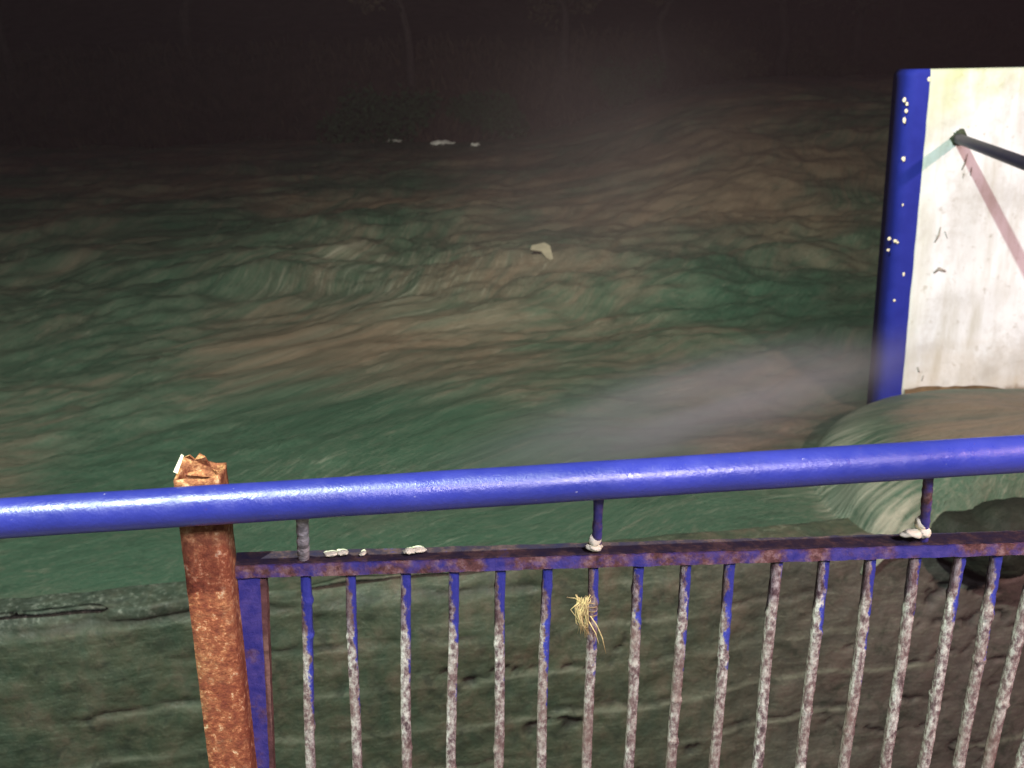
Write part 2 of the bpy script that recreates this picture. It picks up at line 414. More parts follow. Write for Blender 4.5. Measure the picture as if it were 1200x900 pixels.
# ground sheet (river bed) and far bank
def build_ground():
    n = 60
    xs = np.linspace(-400, 400, n); X, Y = np.meshgrid(xs, xs)
    mesh_obj('ground', np.stack([X, Y, np.full_like(X, -4.2)], -1).reshape(-1, 3), grid_faces(n, n), M['bed'])['kind'] = 'structure'
    na, nr = 260, 60
    az = np.linspace(-1.4, 1.4, na); ta = np.tan(az * .8)
    rr = np.linspace(0, 1, nr) ** 1.5
    A, Q = np.meshgrid(np.linspace(-1.1, 1.0, na), rr)
    D = shore(A) - 2 + Q * 70
    X = A * D; Y = D
    q = D - (shore(A) - 2)
    Z = ZW - .8 + rise(X, Y) * .9 + .45 * q * sstep(12, 0, q) + 5.0 * sstep(1, 12, q) + .18 * q * sstep(10, 40, q) + .9 * fbm(X * .25, Y * .25, 90, 4) + .35 * fbm(X * 1.1, Y * 1.1, 95, 3)
    mesh_obj('far_bank', np.stack([X, Y, Z], -1).reshape(-1, 3), grid_faces(nr, na), M['bank'])['kind'] = 'structure'
    def bz(x, y):
        a = x / y; q = y - (shore(a) - 2)
        return float(ZW - .8 + rise(x, y) * .9 + .45 * q * sstep(12, 0, q) + 5.0 * sstep(1, 12, q) + .18 * q * sstep(10, 40, q) + .9 * fbm(x * .25, y * .25, 90, 4) + .35 * fbm(x * 1.1, y * 1.1, 95, 3))
    return bz
bank_z = build_ground()
bz = lambda x, y: bank_z(np.array(float(x)), np.array(float(y)))

# grass along the far bank, one mass
def build_grass():
    V = []; Fc = []
    for i in range(9000):
        a = random.uniform(-.75, .72); q = random.uniform(1.0, 9)
        y = float(shore(np.array(a))) - 2 + q; x = a * y; z = bz(x, y) - .05
        h = random.uniform(.25, .8); b = random.uniform(-.3, .3); w = random.uniform(.02, .05); k = len(V)
        t = random.uniform(0, 3.14); cx, sx = math.cos(t) * w, math.sin(t) * w
        V += [(x - cx, y - sx, z), (x + cx, y + sx, z), (x + b * .4 + cx * .6, y - .05, z + h * .6), (x + b, y - .1, z + h)]
        Fc += [(k, k + 1, k + 2), (k, k + 2, k + 3)]
    tag(mesh_obj('bank_grass', V, Fc, M['grass'], smooth=False), 'dim brown grass along the far river bank', 'grass', kind='stuff')
build_grass()

# ------------------------------------------------------------------ tubes, boxes
def tube(pts, rads, seg=12, cap=True, wob=0.0, seed=0):
    V = []; Fc = []; rg = random.Random(seed)
    pts = [Vector(p) for p in pts]
    ref = Vector((0, 0, 1)) if abs((pts[-1] - pts[0]).normalized().z) < .9 else Vector((0, 1, 0))
    for i, p in enumerate(pts):
        d = (pts[min(i + 1, len(pts) - 1)] - pts[max(i - 1, 0)]).normalized()
        a = d.cross(ref).normalized(); b = a.cross(d)
        for j in range(seg):
            t = 2 * math.pi * j / seg; r = rads[i] if hasattr(rads, '__len__') else rads
            r *= 1 + wob * rg.uniform(-1, 1)
            V.append(p + (a * math.cos(t) + b * math.sin(t)) * r)
    for i in range(len(pts) - 1):
        for j in range(seg):
            k = (j + 1) % seg
            Fc.append((i * seg + j, i * seg + k, (i + 1) * seg + k, (i + 1) * seg + j))
    if cap:
        Fc.append(tuple(range(seg))[::-1]); Fc.append(tuple((len(pts) - 1) * seg + j for j in range(seg)))
    return V, Fc
def lerp(a, b, t): return a + (b - a) * t

# ------------------------------------------------------------------ trees and bushes on the far bank
def leafy(centers, n, leaf, seed):
    rg = random.Random(seed); V = []; Fc = []
    for i in range(n):
        c, r = rg.choice(centers)
        d = Vector((rg.gauss(0, 1), rg.gauss(0, 1), rg.gauss(0, .8))).normalized() * (r * rg.random() ** .45)
        p = Vector(c) + d; s = leaf * rg.uniform(.6, 1.4)
        a = Vector((rg.uniform(-1, 1), rg.uniform(-1, 1), rg.uniform(-1, 1))).normalized() * s
        b = a.orthogonal().normalized() * s * .6; k = len(V)
        V += [p - a, p - b, p + a, p + b]; Fc.append((k, k + 1, k + 2, k + 3))
    return V, Fc
def tree(a, q, h, tr, label, seed, leafm='leaf2'):
    rg = random.Random(seed)
    y = float(shore(np.array(a))) - 2 + q; x = a * y; z = bz(x, y) - .3
    o = tag(empty('bank_tree', (x, y, z)), label, 'tree', 'trees on the far bank')
    pts = [Vector((x + rg.uniform(-.1, .1) * i + .12 * i * rg.choice((-1, 1)) * .3, y + rg.uniform(-.1, .1) * i, z + h * .9 * i / 9)) for i in range(10)]
    V, Fc = tube(pts, [tr * (1 - .08 * i) for i in range(10)], 9, True, .08, seed)
    cs = [(pts[-1], 1.6)]
    for j in range(9):
        b0 = pts[rg.randint(3, 9)]; t = rg.uniform(0, 6.28); l = rg.uniform(1.2, 2.8)
        b1 = b0 + Vector((math.cos(t) * l, math.sin(t) * l, rg.uniform(.3, 1.5)))
        v2, f2 = tube([b0, lerp(b0, b1, .5) + Vector((0, 0, .15)), b1], [tr * .35, tr * .22, tr * .08], 6)
        k = len(V); V += v2; Fc += [tuple(i + k for i in f) for f in f2]; cs.append((b1, rg.uniform(.8, 1.5)))
    mesh_obj('trunk', V, Fc, M['bark'], o)
    V, Fc = leafy(cs, 2600, .14, seed); mesh_obj('crown', V, Fc, M[leafm], o, smooth=False)
def bush(a, q, w, h, label, seed, m='leaf'):
    rg = random.Random(seed)
    y = float(shore(np.array(a))) - 2 + q; x = a * y; z = bz(x, y) - .1
    o = tag(empty('bank_bush', (x, y, z)), label, 'bush', 'bushes on the far bank')
    cs = [((x + rg.uniform(-w, w) * .42, y + rg.uniform(-.5, .5), z + rg.uniform(.15, .8) * h), rg.uniform(.3, .45) * h) for _ in range(12)]
    V = []; Fc = []
    for c, r in cs:
        v2, f2 = tube([Vector((x + (c[0] - x) * .2, y, z - .2)), Vector(c)], [.05, .02], 5); k = len(V); V += v2; Fc += [tuple(i + k for i in f) for f in f2]
    mesh_obj('stem', V, Fc, M['bark'], o)
    V, Fc = leafy(cs, 3000, .12, seed); mesh_obj('foliage', V, Fc, M[m], o, smooth=False)
trees = [(-.47, 6, 9, .26, 'dim leafless looking trunk at the far left of the dark bank'),
         (-.30, 9, 10, .30, 'thick dark trunk on the far bank above the left water'),
         (-.09, 5, 9, .22, 'slender trunk rising behind the big green bush'),
         (.055, 6, 10, .26, 'dark trunk on the far bank in the middle of the mist'),
         (.15, 4, 10, .30, 'brown trunk where the far bank turns away'),
         (.262, 2.5, 11, .42, 'tall pale barked trunk, brightest on the far bank'),
         (.33, 4, 11, .36, 'broad purplish trunk just left of the white pier'),
         (.37, 7, 11, .30, 'thin trunk peeping out beside the pier top')]
for i, t in enumerate(trees): tree(*t, seed=100 + i)
bush(-.115, 1.7, 4.8, 2.4, 'large dark green bush hanging over the water by the pale scraps', 5)
bush(-.02, 1.8, 3.0, 1.9, 'smaller green bush right of the pale scraps', 6)
bush(.105, 2.0, 4.5, 2.6, 'dull green bush rising behind the mist', 7)
bush(.30, 2.0, 5.5, 2.4, 'brownish bramble bush near the pale trunk', 8, 'leaf2')
bush(.215, 2.2, 5.0, 2.2, 'brown bramble bush at the turn of the bank', 9, 'leaf2')

# ------------------------------------------------------------------ mossy wall below the railing
def build_wall():
    zt = ZW + .035; s = np.arange(-9, 9.0, .028); ns = len(s)
    # profile: back edge -> top -> front edge -> down
    prof = [(-.26, -.35), (-.26, -.02)] + [(-.26 + .26 * i / 9, 0) for i in range(1, 9)] + [(0.0, -.012)]
    zz = [-.03 - .0225 * i for i in range(100)]
    prof += [(.006, z) for z in zz]
    prof = np.array(prof); npf = len(prof)
    Sg, I = np.meshgrid(s, np.arange(npf))
    off = prof[:, 0][:, None] + 0 * Sg; z = prof[:, 1][:, None] + 0 * Sg
    face = (I >= 10).astype(float)
    # masonry lift joints: each lower course stands a little proud, edges broken
    wob = .09 * fbm(Sg * 1.3, z * 0 + 3, 200, 4)
    lip = np.zeros_like(z); crack = np.zeros_like(z); step = np.zeros_like(z)
    for i, zc in enumerate((-.16, -.43, -.72, -1.02, -1.33, -1.65)):
        zi = zc + wob * (1 + .3 * i) + .02 * fbm(Sg * 4, z * 0 + i, 210 + i, 3) + .03 * fbm(Sg * .5, z * 0, 220 + i, 2)
        step += .007 * sstep(.012, -.012, z - zi)
        present = sstep(-.02, .10, fbm(Sg * .9, z * 0 + i * 3.3, 230 + i, 3))
        lip += sstep(.022, .004, np.abs(z - zi + .012)) * present * face * (.95 if i == 0 else .6)
        crack += sstep(.016 + .018 * (i == 0), .004 + .008 * (i == 0), np.abs(z - zi - .02)) * sstep(.04, .14, fbm(Sg * 1.1, z * 0 + i * 7.3, 240 + i, 3)) * face * .5
    rag = fbm(Sg * 2.2, z * 2.2, 250, 5)
    ck = np.abs(fbm(Sg * 1.2 + 4, z * 1.8, 260, 4)); crack += sstep(.010, .002, ck) * face * sstep(.0, .12, fbm(Sg * .7, z * .7, 270, 2)) * .8
    crack = np.clip(crack, 0, 1)
    off = off + face * (step + .085 * rag + .022 * fbm(Sg * 7, z * 9, 280, 4, .6) - .045 * crack)
    # broken slabby crest
    br = sstep(.02, .12, fbm(Sg * .9, z * 0 + 8, 290, 3))
    z = z + (1 - face) * (.045 * fbm(Sg * 3, off * 6, 300, 4) - .02) * sstep(-.3, -.2, z)
    z = z + face * sstep(-.2, 0, z) * .05 * fbm(Sg * 3, z * 0, 300, 4)
    off = off - br * sstep(-.18, -.03, z) * face * .06
    x = c0.x + cdir.x * Sg + cnrm.x * (off + .13); y = c0.y + cdir.y * Sg + cnrm.y * (off + .13)
    dry = sstep(3.0, 6.5, x + (-.6 - z) * 1.4 * 0 + .8 * fbm(Sg * .5, z, 310, 3)) * .0 + sstep(.0, 3.4, x + 1.2 * fbm(Sg * .6, z, 310, 3)) * face
    verts = np.stack([x, y, zt + z], -1).reshape(-1, 3)
    o = mesh_obj('river_wall', verts, [f[::-1] for f in grid_faces(npf, ns)], M['wall'],
                 attrs=dict(rim=(sstep(-.16, -.02, z + .10 * fbm(Sg * 2.3, z * 3, 320, 4)) * sstep(-1.0, -2.6, x) * .5).ravel(), lip=np.clip(lip, 0, 1).ravel(), crack=crack.ravel(), dry=dry.ravel()))
    tag(o, 'low mossy cracked concrete wall with broken edge holding back the river', 'wall')
build_wall()

def blob(name, c, rx, ry, rz, m, seed, rough=.25, n=28):
    th = np.linspace(0, 2 * np.pi, n * 2, endpoint=False); ph = np.linspace(-np.pi / 2, np.pi / 2, n)
    T, Pp = np.meshgrid(th, ph)
    x = np.cos(Pp) * np.cos(T); y = np.cos(Pp) * np.sin(T); z = np.sin(Pp)
    k = 1 + rough * (fbm(x * 1.6 + 5 + z, y * 1.6 + 5 - z * .7, seed, 4) * 2)
    V = np.stack([c[0] + x * rx * k, c[1] + y * ry * k, c[2] + z * rz * k], -1).reshape(-1, 3)
    nn = n * 2; Fc = []
    for i in range(n - 1):
        for j in range(nn): Fc.append((i * nn + j, i * nn + (j + 1) % nn, (i + 1) * nn + (j + 1) % nn, (i + 1) * nn + j))
    return mesh_obj(name, V, Fc, m)
hollow_c = on_y(1175, 625, 5.75)
o = blob('shade_lump', hollow_c, .42, .30, .22, M['hollow_shade'], 401, .3)  # added lump, coloured near-black as the shade beneath the spilling water
tag(o, 'near-black lump standing in for the shaded hollow under the spilling water, behind the right railing bars', 'hollow_shade')

# ------------------------------------------------------------------ white pier with blue edge and its pipe
def build_pier():
    n = Vector((0, -1, 0))
    bl = on_y(1056, 462, PY)                                  # foot of the blue / white edge
    tl = on_y(1091, 81, PY)
    zt = tl.z; x0 = (bl.x + tl.x) / 2; zb = bl.z
    lean = (tl.x - bl.x) / (tl.z - bl.z)
    piv = empty('bridge_pier', (bl.x, PY, zb)); 
    tag(piv, 'white painted concrete pier with blue edge standing in the flood water', 'pier')
    D = .30; rw = .172; x1 = 3.4; zlo = -2.4 - zb; hi = zt - zb
    def P(x, y, z): return Vector((bl.x + x + lean * z, PY + y, zb + z))
    # body, local origin at its foot so the dirt follows height
    V = []; Fc = []
    nx, nz = 120, 90
    xs = np.linspace(-.0, x1, nx); zs = np.linspace(zlo, hi, nz)
    X, Z = np.meshgrid(xs, zs)
    Yd = .012 * fbm(X * 2, Z * 2, 500, 4) - .01 * sstep(.06, .0, hi - Z) * -1.5
    V = [P(a, b, c) for a, b, c in zip(X.ravel(), Yd.ravel() * 1.0, Z.ravel())]
    Fc = [tuple(f) for f in grid_faces(nz, nx)]
    k = len(V)
    V += [P(0, D, zlo), P(x1, D, zlo), P(x1, D, hi), P(0, D, hi)]
    a, b, c, d = 0, nx - 1, nz * nx - 1, (nz - 1) * nx
    top = [d + i for i in range(nx)]
    Fc += [(k + 3, k + 2, k + 1, k), tuple(top + [k + 2, k + 3]), tuple([k + 1, k + 2] + [nx - 1 + nx * i for i in range(nz)][::-1])]
    Fc += [tuple([k + 3, k] + [nx * i for i in range(nz)])]
    o = mesh_obj('pier_body', [v - Vector(piv.location) for v in V], Fc, M['white'])
    o.parent = piv; o.data.polygons.foreach_set('use_smooth', [len(p.vertices) == 4 for p in o.data.polygons])
    # blue edge: rounded coat round the left side
    prof = [(0, -.004), (-rw + .085, -.004)]
    for i in range(1, 8):
        t = math.pi / 2 * i / 7; prof.append((-rw + .085 - .085 * math.sin(t), .081 - .085 * math.cos(t)))
    prof += [(-rw, D), (0, D)]
    zs = [zlo] + list(np.linspace(-.3, hi - .05, 60)) + [hi - .035, hi - .02, hi - .008, hi + .002]
    V = []; m = len(prof)
    for i, z in enumerate(zs):
        inset = max(0, (z - (hi - .05)) / .052) ** 2 * .03
        for (px_, py_) in prof:
            wob = .006 * float(fbm(np.array(z * 9.), np.array(px_), 510, 3)) if px_ == 0 else 0
            V.append(P(px_ + (inset if px_ < -.05 else 0) + wob * 1.5, py_ + (inset if py_ < .1 else 0) * .5, z))
    Fc = []
    for i in range(len(zs) - 1):
        for j in range(m - 1): Fc.append((i * m + j, i * m + j + 1, (i + 1) * m + j + 1, (i + 1) * m + j)[::-1])
    Fc.append(tuple((len(zs) - 1) * m + j for j in range(m))[::-1])
    o = mesh_obj('blue_edge', [v - Vector(piv.location) for v in V], Fc, M['band']); o.parent = piv
    tag(o, 'blue painted rounded edge with white chips')
    # chips of white showing through the blue (each an irregular flake)
    for (px, py, w, h) in [(1058, 117, 4, 5), (1055, 122, 3, 4), (1060, 130, 3, 4), (1054, 130, 4, 4), (1058, 141, 4, 6), (1087, 93, 4, 5), (1057, 186, 4, 6),
                           (1034, 280, 4, 5), (1041, 282, 5, 4), (1044, 284, 3, 3), (1033, 293, 4, 3), (1051, 321, 3, 5), (1040, 352, 3, 3), (1050, 240, 2, 3)]:
        c = on_y(px + (8 if px < 1056 else 2), py, PY - .009); u = 8.3 / F
        Vv = [Vector((0, -.002, 0))] + [Vector((math.cos(t) * w * .5 * u * random.uniform(.6, 1.2), 0, math.sin(t) * h * .5 * u * random.uniform(.6, 1.2))) for t in [i * .785 for i in range(8)]]
        cc = c - Vector(piv.location)
        Vv = [v + cc for v in Vv] + [v + cc + Vector((0, .006, 0)) for v in Vv[1:]]
        Fc = [(0, i + 1, (i + 1) % 8 + 1) for i in range(8)] + [(i + 1, i + 9, (i + 1) % 8 + 9, (i + 1) % 8 + 1) for i in range(8)]
        mesh_obj('paint_chip', Vv, Fc, M['chip'], smooth=False).parent = piv
    # gouges and scratches in the white
    for (pts, w) in [([(1102, 266), (1100, 276), (1095, 284)], 1.6), ([(1107, 271), (1110, 279)], 1.0), ([(1094, 320), (1100, 315), (1108, 318)], 2.6),
                     ([(1134, 180), (1131, 191), (1127, 199)], 1.5), ([(1139, 196), (1137, 206)], 1.2), ([(1130, 203), (1128, 209)], .8),
                     ([(1075, 430), (1077, 436)], 2.4), ([(1082, 440), (1080, 446)], 1.2)]:
        P3 = [on_y(a_, b_, PY - .002) - Vector(piv.location) for a_, b_ in pts]
        V, Fc = tube(P3, [w * .7 * 8.3 / F * (.5 if i in (0, len(P3) - 1) else 1) for i in range(len(P3))], 8, True, .3, 3)
        V = [Vector((v.x, -.006 + (v.y - P3[0].y) * .3, v.z)) for v in V]
        mesh_obj('scratch', V, Fc, M['scar']).parent = piv
    # grey-brown tide line where the water licks the foot
    V = []; Fc = []
    xs = np.linspace(.02, x1, 160)
    for i, x in enumerate(xs):
        hgt = .028 + .05 * max(0, float(fbm(np.array(x * 3.), np.array(0.), 520, 4)) * 2.0)
        zz = .015 + (.02 * math.sin(x * 5))
        V += [P(x, -.014, zz - .10), P(x, -.022, zz), P(x, -.014, zz + hgt)]
        if i: k = 3 * i; Fc += [(k - 3, k, k + 1, k - 2), (k - 2, k + 1, k + 2, k - 1)]
    mesh_obj('tide_line', [v - Vector(piv.location) for v in V], Fc, mat_plain('tide_dirt', (.09, .065, .035), .8, .2, .5, 9)).parent = piv
    # pipe that sticks out of the pier
    b = on_y(1122, 162, PY + .02); b2 = on_y(1199, 184, 6.1); b2.z = b.z - .01
    e = b + (b2 - b) * 1.6
    V, Fc = tube([lerp(b, e, i / 12) for i in range(13)], .039, 20)
    pp = mesh_obj('pipe', [v - Vector(piv.location) for v in V], Fc, M['pipe']); pp.parent = piv
    V, Fc = tube([b + Vector((0, -.035, 0)), b + Vector((0, -.005, 0))], [.055, .075], 16, True, .25, 5)
    f = mesh_obj('mortar_collar', [v - Vector(piv.location) for v in V], Fc, M['stain']); f.parent = pp
build_pier()

# ------------------------------------------------------------------ railing
fn = Vector((.0785, -1, 0)).normalized()                     # fence plane normal (towards the camera)
fp = Vector((0, 1.52, 0)); fdir = Vector((1, .0785, 0)).normalized()
def FP(px, py, off=0.0): return on_plane(px, py, fp + fn * off, fn)   # off = metres towards the camera

def build_railing():
    root = tag(empty('railing', (FP(240, 700).x, FP(240, 700).y, 0)),
               'blue tube handrail over a rusty post and peeling bar fence panel', 'railing')
    # handrail
    A = FP(0, 607.5, .075); B = FP(1200, 531.5, .075); d = B - A
    n = 80; pts = [A + d * (-.35 + 1.75 * i / n) + Vector((0, 0, .0002 * math.sin(i * 1.1))) for i in range(n + 1)]
    V, Fc = tube(pts, .0305, 32)
    mesh_obj('handrail', V, Fc, M['blue'], root)
    hz = lambda P: A.z + (B.z - A.z) * ((P.x - A.x) / (B.x - A.x))
    # top bar of the panel: channel with dark top and worn face
    TL = FP(272, 664); TR = FP(1200, 637); zt = (TL.z + TR.z) / 2 ; slope = (TR.z - TL.z) / (TR.x - TL.x)
    def T(s, off, z): return TL + fdir * s + Vector((0, 0, slope * s)) + Vector((0, 0, z)) - fn * off
    L = (TR - TL).length * 1.16; hb = .022; dp = .046
    nseg = 220
    def bar(prof, name, m, close=True):
        V = []; Fc = []; k = len(prof)
        for i in range(nseg + 1):
            s = L * i / nseg
            for j, (o_, z_) in enumerate(prof):
                w = .0009 * float(fbm(np.array(s * 60.), np.array(j * 3.1), 600, 3)) * 2.2
                V.append(T(s, o_ + w, z_ + w))
        for i in range(nseg):
            for j in range(k if close else k - 1):
                jn = (j + 1) % k; Fc.append((i * k + j, i * k + jn, (i + 1) * k + jn, (i + 1) * k + j))
        Fc.append(tuple(range(k))[::-1]); Fc.append(tuple(nseg * k + j for j in range(k)))
        return mesh_obj(name, V, Fc, m, root, smooth=False)
    o = bar([(0, 0), (0, -hb), (.005, -hb - .001), (.005, -.005), (dp, -.005), (dp, 0)], 'top_rail', M['frame'])
    tag(o, 'worn blue and rusty angle iron front edge'); toprail = o
    t2 = bar([(.004, .0005), (dp - .001, .0005), (dp - .001, .003), (.004, .003)], 'rail_dirt', M['ftop'])
    t2.parent = o; t2.matrix_parent_inverse = Matrix()
    t2['label'] = 'dark grime on top of the angle iron'
    # balusters
    tops = [357.5, 411, 474.5, 531.5, 587, 641, 695.5, 749.5, 804, 856.5, 911, 966, 1022, 1074, 1127, 1170, 1217, 1268]
    bots = [364.5, 418, 477, 529, 584, 634, 688, 737, 787, 837, 887.5, 939, 990, 1039, 1083, 1125, 1159, 1197]
    for i, (a, b) in enumerate(zip(tops, bots)):
        ty = 667 - (a - 300) * .030
        p0 = FP(a, ty, -.020); p1 = FP(b, 891, -.020)
        dr = (p1 - p0).normalized(); tot = (p0.z - .13) / -dr.z
        nn = 190; V = []; Fc = []; side = []; top = []
        rg = np.random.default_rng(900 + i); ph = rg.random() * 100
        nod = [(rg.uniform(.05, .8), rg.uniform(.0008, .0028)) for _ in range(3)]
        sec = [(1, 1), (.35, 1.12), (-.35, 1.12), (-1, 1), (-1.12, .35), (-1.12, -.35), (-1, -1), (-.35, -1.12), (.35, -1.12), (1, -1), (1.12, -.35), (1.12, .35)]
        for j in range(nn + 1):
            t = j / nn; c = p0 + dr * (tot * t) + Vector((.0012 * math.sin(t * 9 + ph), 0, 0))
            for k, (u, w) in enumerate(sec):
                r = .0077 + .0010 * float(fbm(np.array(t * 42. + ph), np.array(k * .9), 610, 4)) * 2
                for (nt, na) in nod: r += na * math.exp(-((t - nt) / .008) ** 2) * (.5 + .5 * math.cos(k * .5 + ph))
                V.append(c + fdir * (u * r) + fn * (w * r)); side.append(u)
                top.append(max(0, 1 - (t * tot) / (.40)) )
        m = len(sec)
        for j in range(nn):
            for k in range(m): Fc.append((j * m + k, j * m + (k + 1) % m, (j + 1) * m + (k + 1) % m, (j + 1) * m + k))
        Fc.append(tuple(range(m))[::-1]); Fc.append(tuple(nn * m + k for k in range(m)))
        amt = [.22, .10, .14, .06, .04, .16, .02, .04, -.04, .14, -.22, .02, .06, -.20, .04, .06, -.05, -.05][i]
        mesh_obj('baluster', V, Fc, M['bar'], root, attrs=dict(side=side, top=[max(0, x) + amt for x in top]))
    # end stile (flat bar) : blue with a rusty edge
    def strip(pa, pb, wa, wb, o0, o1, name, m, nn=120, label=None, zlow=.10):
        p0, p1 = pa, pb; dr = (p1 - p0).normalized(); tot = (p0.z - zlow) / -dr.z; V = []; Fc = []
        for j in range(nn + 1):
            t = j / nn; c = p0 + dr * tot * t
            for k, (sx_, off) in enumerate(((-1, o0), (1, o0), (1, o1), (-1, o1))):
                w = (wa + (wb - wa) * t) * .5 + .0008 * float(fbm(np.array(t * 50.), np.array(k * 3.), 620, 3)) * 2
                V.append(c + fdir * sx_ * w + fn * off)
        for j in range(nn):
            for k in range(4): Fc.append((j * 4 + k, j * 4 + (k + 1) % 4, (j + 1) * 4 + (k + 1) % 4, (j + 1) * 4 + k))
        Fc.append((3, 2, 1, 0)); Fc.append(tuple(nn * 4 + k for k in range(4)))
        o = mesh_obj(name, V, Fc, m, root, smooth=False)
        if label: o['label'] = label
        return o
    st = strip(FP(291, 668, -.008), FP(303.5, 891, -.008), .036, .033, .0, -.006, 'end_stile', mat_frame_paint('mostly_blue_frame_paint', .56), label='flat bar end stile, blue with rust')
    s2 = strip(FP(308, 678, -.010), FP(317, 891, -.010), .011, .009, .001, -.022, 'stile_flange', mat_plain('brown_rusty_edge', (.12, .06, .05), .8, .2, .5, 40)); s2.parent = st; s2.matrix_parent_inverse = Matrix()
    # bottom rail, below the picture
    p0 = FP(272, 664); z0 = .12
    q0 = Vector((p0.x, p0.y, z0)); 
    V = []
    for s in (0, L):
        for (o_, z_) in ((0, 0), (0, -.03), (.04, -.03), (.04, 0)): V.append(q0 + fdir * s - fn * o_ + Vector((0, 0, z_)))
    mesh_obj('bottom_rail', V, [(0, 1, 2, 3)[::-1], (4, 5, 6, 7)] + [(j, (j + 1) % 4, (j + 1) % 4 + 4, j + 4) for j in range(4)], M['frame'], root, smooth=False)
    # short stubs between panel and handrail
    for i, (xb, yb, xt, yt, w, m) in enumerate([(356, 656, 354, 600, .0098, 'palestub'), (699, 644, 702, 575, .0078, 'frame'), (1082, 632, 1089, 548, .0085, 'frame')]):
        a = FP(xb, yb, -.018); a.z = T((a - TL).dot(fdir), 0, .002).z; b = FP(xt, yt, .06)
        V, Fc = tube([lerp(a, b, j / 24) for j in range(25)], [w * (1 + .10 * random.uniform(-1, 1)) for j in range(25)], 12)
        o = mesh_obj('stub', V, Fc, M[m], root, attrs=dict(side=[0] * len(V), top=[.2] * len(V)))
        o['label'] = ['pale flaking stub beside the post', 'rusty stub with cream paint at its foot', 'rusty stub in front of the spill with cream paint lump'][i]
        if i:
            # lump of cream paint round the foot
            def lump(c, r, seed):
                g = blob('paint_lump', c, r[0], r[1], r[2], M['chip'], seed, .45, 12); g.parent = o; return g
            u = 1.62 / F
            if i == 1:
                lump(FP(697, 633, .0), (7 * u, .008, 9 * u), 701); lump(FP(697, 641, .0), (11 * u, .012, 4 * u), 702)
                lump(FP(698, 615, -.0), (4 * u, .006, 9 * u), 703)
            else:
                lump(FP(1080, 612, .0), (8 * u, .009, 10 * u), 704); lump(FP(1070, 625, .0), (15 * u, .012, 5 * u), 705)
                lump(FP(1082, 624, .0), (8 * u, .010, 7 * u), 706)
    # cream blobs on top of the rail
    for (px, py, w, h) in [(388, 648.5, 8, 2.6), (402, 647, 8, 3.4), (425, 648, 4, 2), (480, 645, 8, 3.2), (490, 644, 9, 2.6)]:
        p = FP(px, py, -.015); u = 1.62 / F
        blob('paint_lump', p, w * u, .010, h * u, M['chip'], 710 + px, .6, 12).parent = toprail
    # rusty post: square tube, open ragged top
    pt = FP(235, 553, .002); pb = FP(274, 891, .002); dr = (pb - pt).normalized(); tot = pt.z / -dr.z
    hw0 = .0365; V = []; Fc = []; nn = 150
    ring = []
    rr = .004
    base = [(-1, -1), (-.5, -1), (0, -1), (.5, -1), (1, -1), (1, -.5), (1, 0), (1, .5), (1, 1), (.5, 1), (0, 1), (-.5, 1), (-1, 1), (-1, .5), (-1, 0), (-1, -.5)]
    m = len(base)
    for side_ in (0, 1):
        for j in range(nn + 1):
            t = j / nn; hw = (hw0 - side_ * .005) * (1 + .0 * t) * (1.0 + .14 * math.exp(-((t * tot) / .05) ** 2) * 0)
            for k, (u_, w_) in enumerate(base):
                rough = .0011 * float(fbm(np.array(t * 60.), np.array(k * 2.7), 630 + side_, 4)) * 2
                c = pt + dr * (tot * t)
                if j == 0: c = c - dr * (.012 * float(fbm(np.array(k * 1.7), np.array(.5), 640, 3)) * 2 - .0)
                q = .93 if abs(u_) == 1 and abs(w_) == 1 else 1
                V.append(c + fdir * (u_ * hw * q + rough) + fn * (w_ * hw * q + rough))
    off2 = (nn + 1) * m
    for j in range(nn):
        for k in range(m):
            a_, b_ = j * m + k, j * m + (k + 1) % m
            Fc.append((a_, b_, b_ + m, a_ + m)); Fc.append((off2 + a_, off2 + a_ + m, off2 + b_ + m, off2 + b_))
    for k in range(m):
        b_ = (k + 1) % m; Fc.append((k, off2 + k, off2 + b_, b_))
    post = mesh_obj('post', V, Fc, M['rust'], root); post['label'] = 'orange rusty square tube post with torn open top'
    # torn plate standing at the back of the open top and a pale bent flap
    u = 1.62 / F
    outl = [(211, 556), (208, 545), (216, 536), (222, 534), (228, 539), (233, 532), (240, 536), (243, 541), (246, 548), (252, 552), (256, 560), (214, 562)]
    Vv = [FP(a_, b_, -.020 - .006 * (i % 3)) for i, (a_, b_) in enumerate(outl)]; k = len(Vv); Vv += [v - fn * .005 for v in Vv]
    p_ = mesh_obj('torn_plate', Vv, [tuple(range(k)), tuple(range(k, 2 * k))[::-1]] + [(i, i + k, (i + 1) % k + k, (i + 1) % k) for i in range(k)], M['rust'], smooth=False); p_.parent = post
    Vv = [FP(a_, b_, o_) for a_, b_, o_ in ((203, 553, .03), (208, 555, .03), (215, 535, .01), (212, 533, .01))]; Vv += [v - fn * .004 for v in Vv]
    p_ = mesh_obj('bent_flap', Vv, [(0, 1, 2, 3), (7, 6, 5, 4)] + [(i, i + 4, (i + 1) % 4 + 4, (i + 1) % 4) for i in range(4)], M['chip'], smooth=False); p_.parent = post
    p_['label'] = 'pale bent flap on the post top'
    V, Fc = tube([FP(250, 672, -.03), FP(282, 672, -.02)], .007, 10)
    b_ = mesh_obj('bracket', V, Fc, M['frame'], root)
    return root

railing = build_railing()

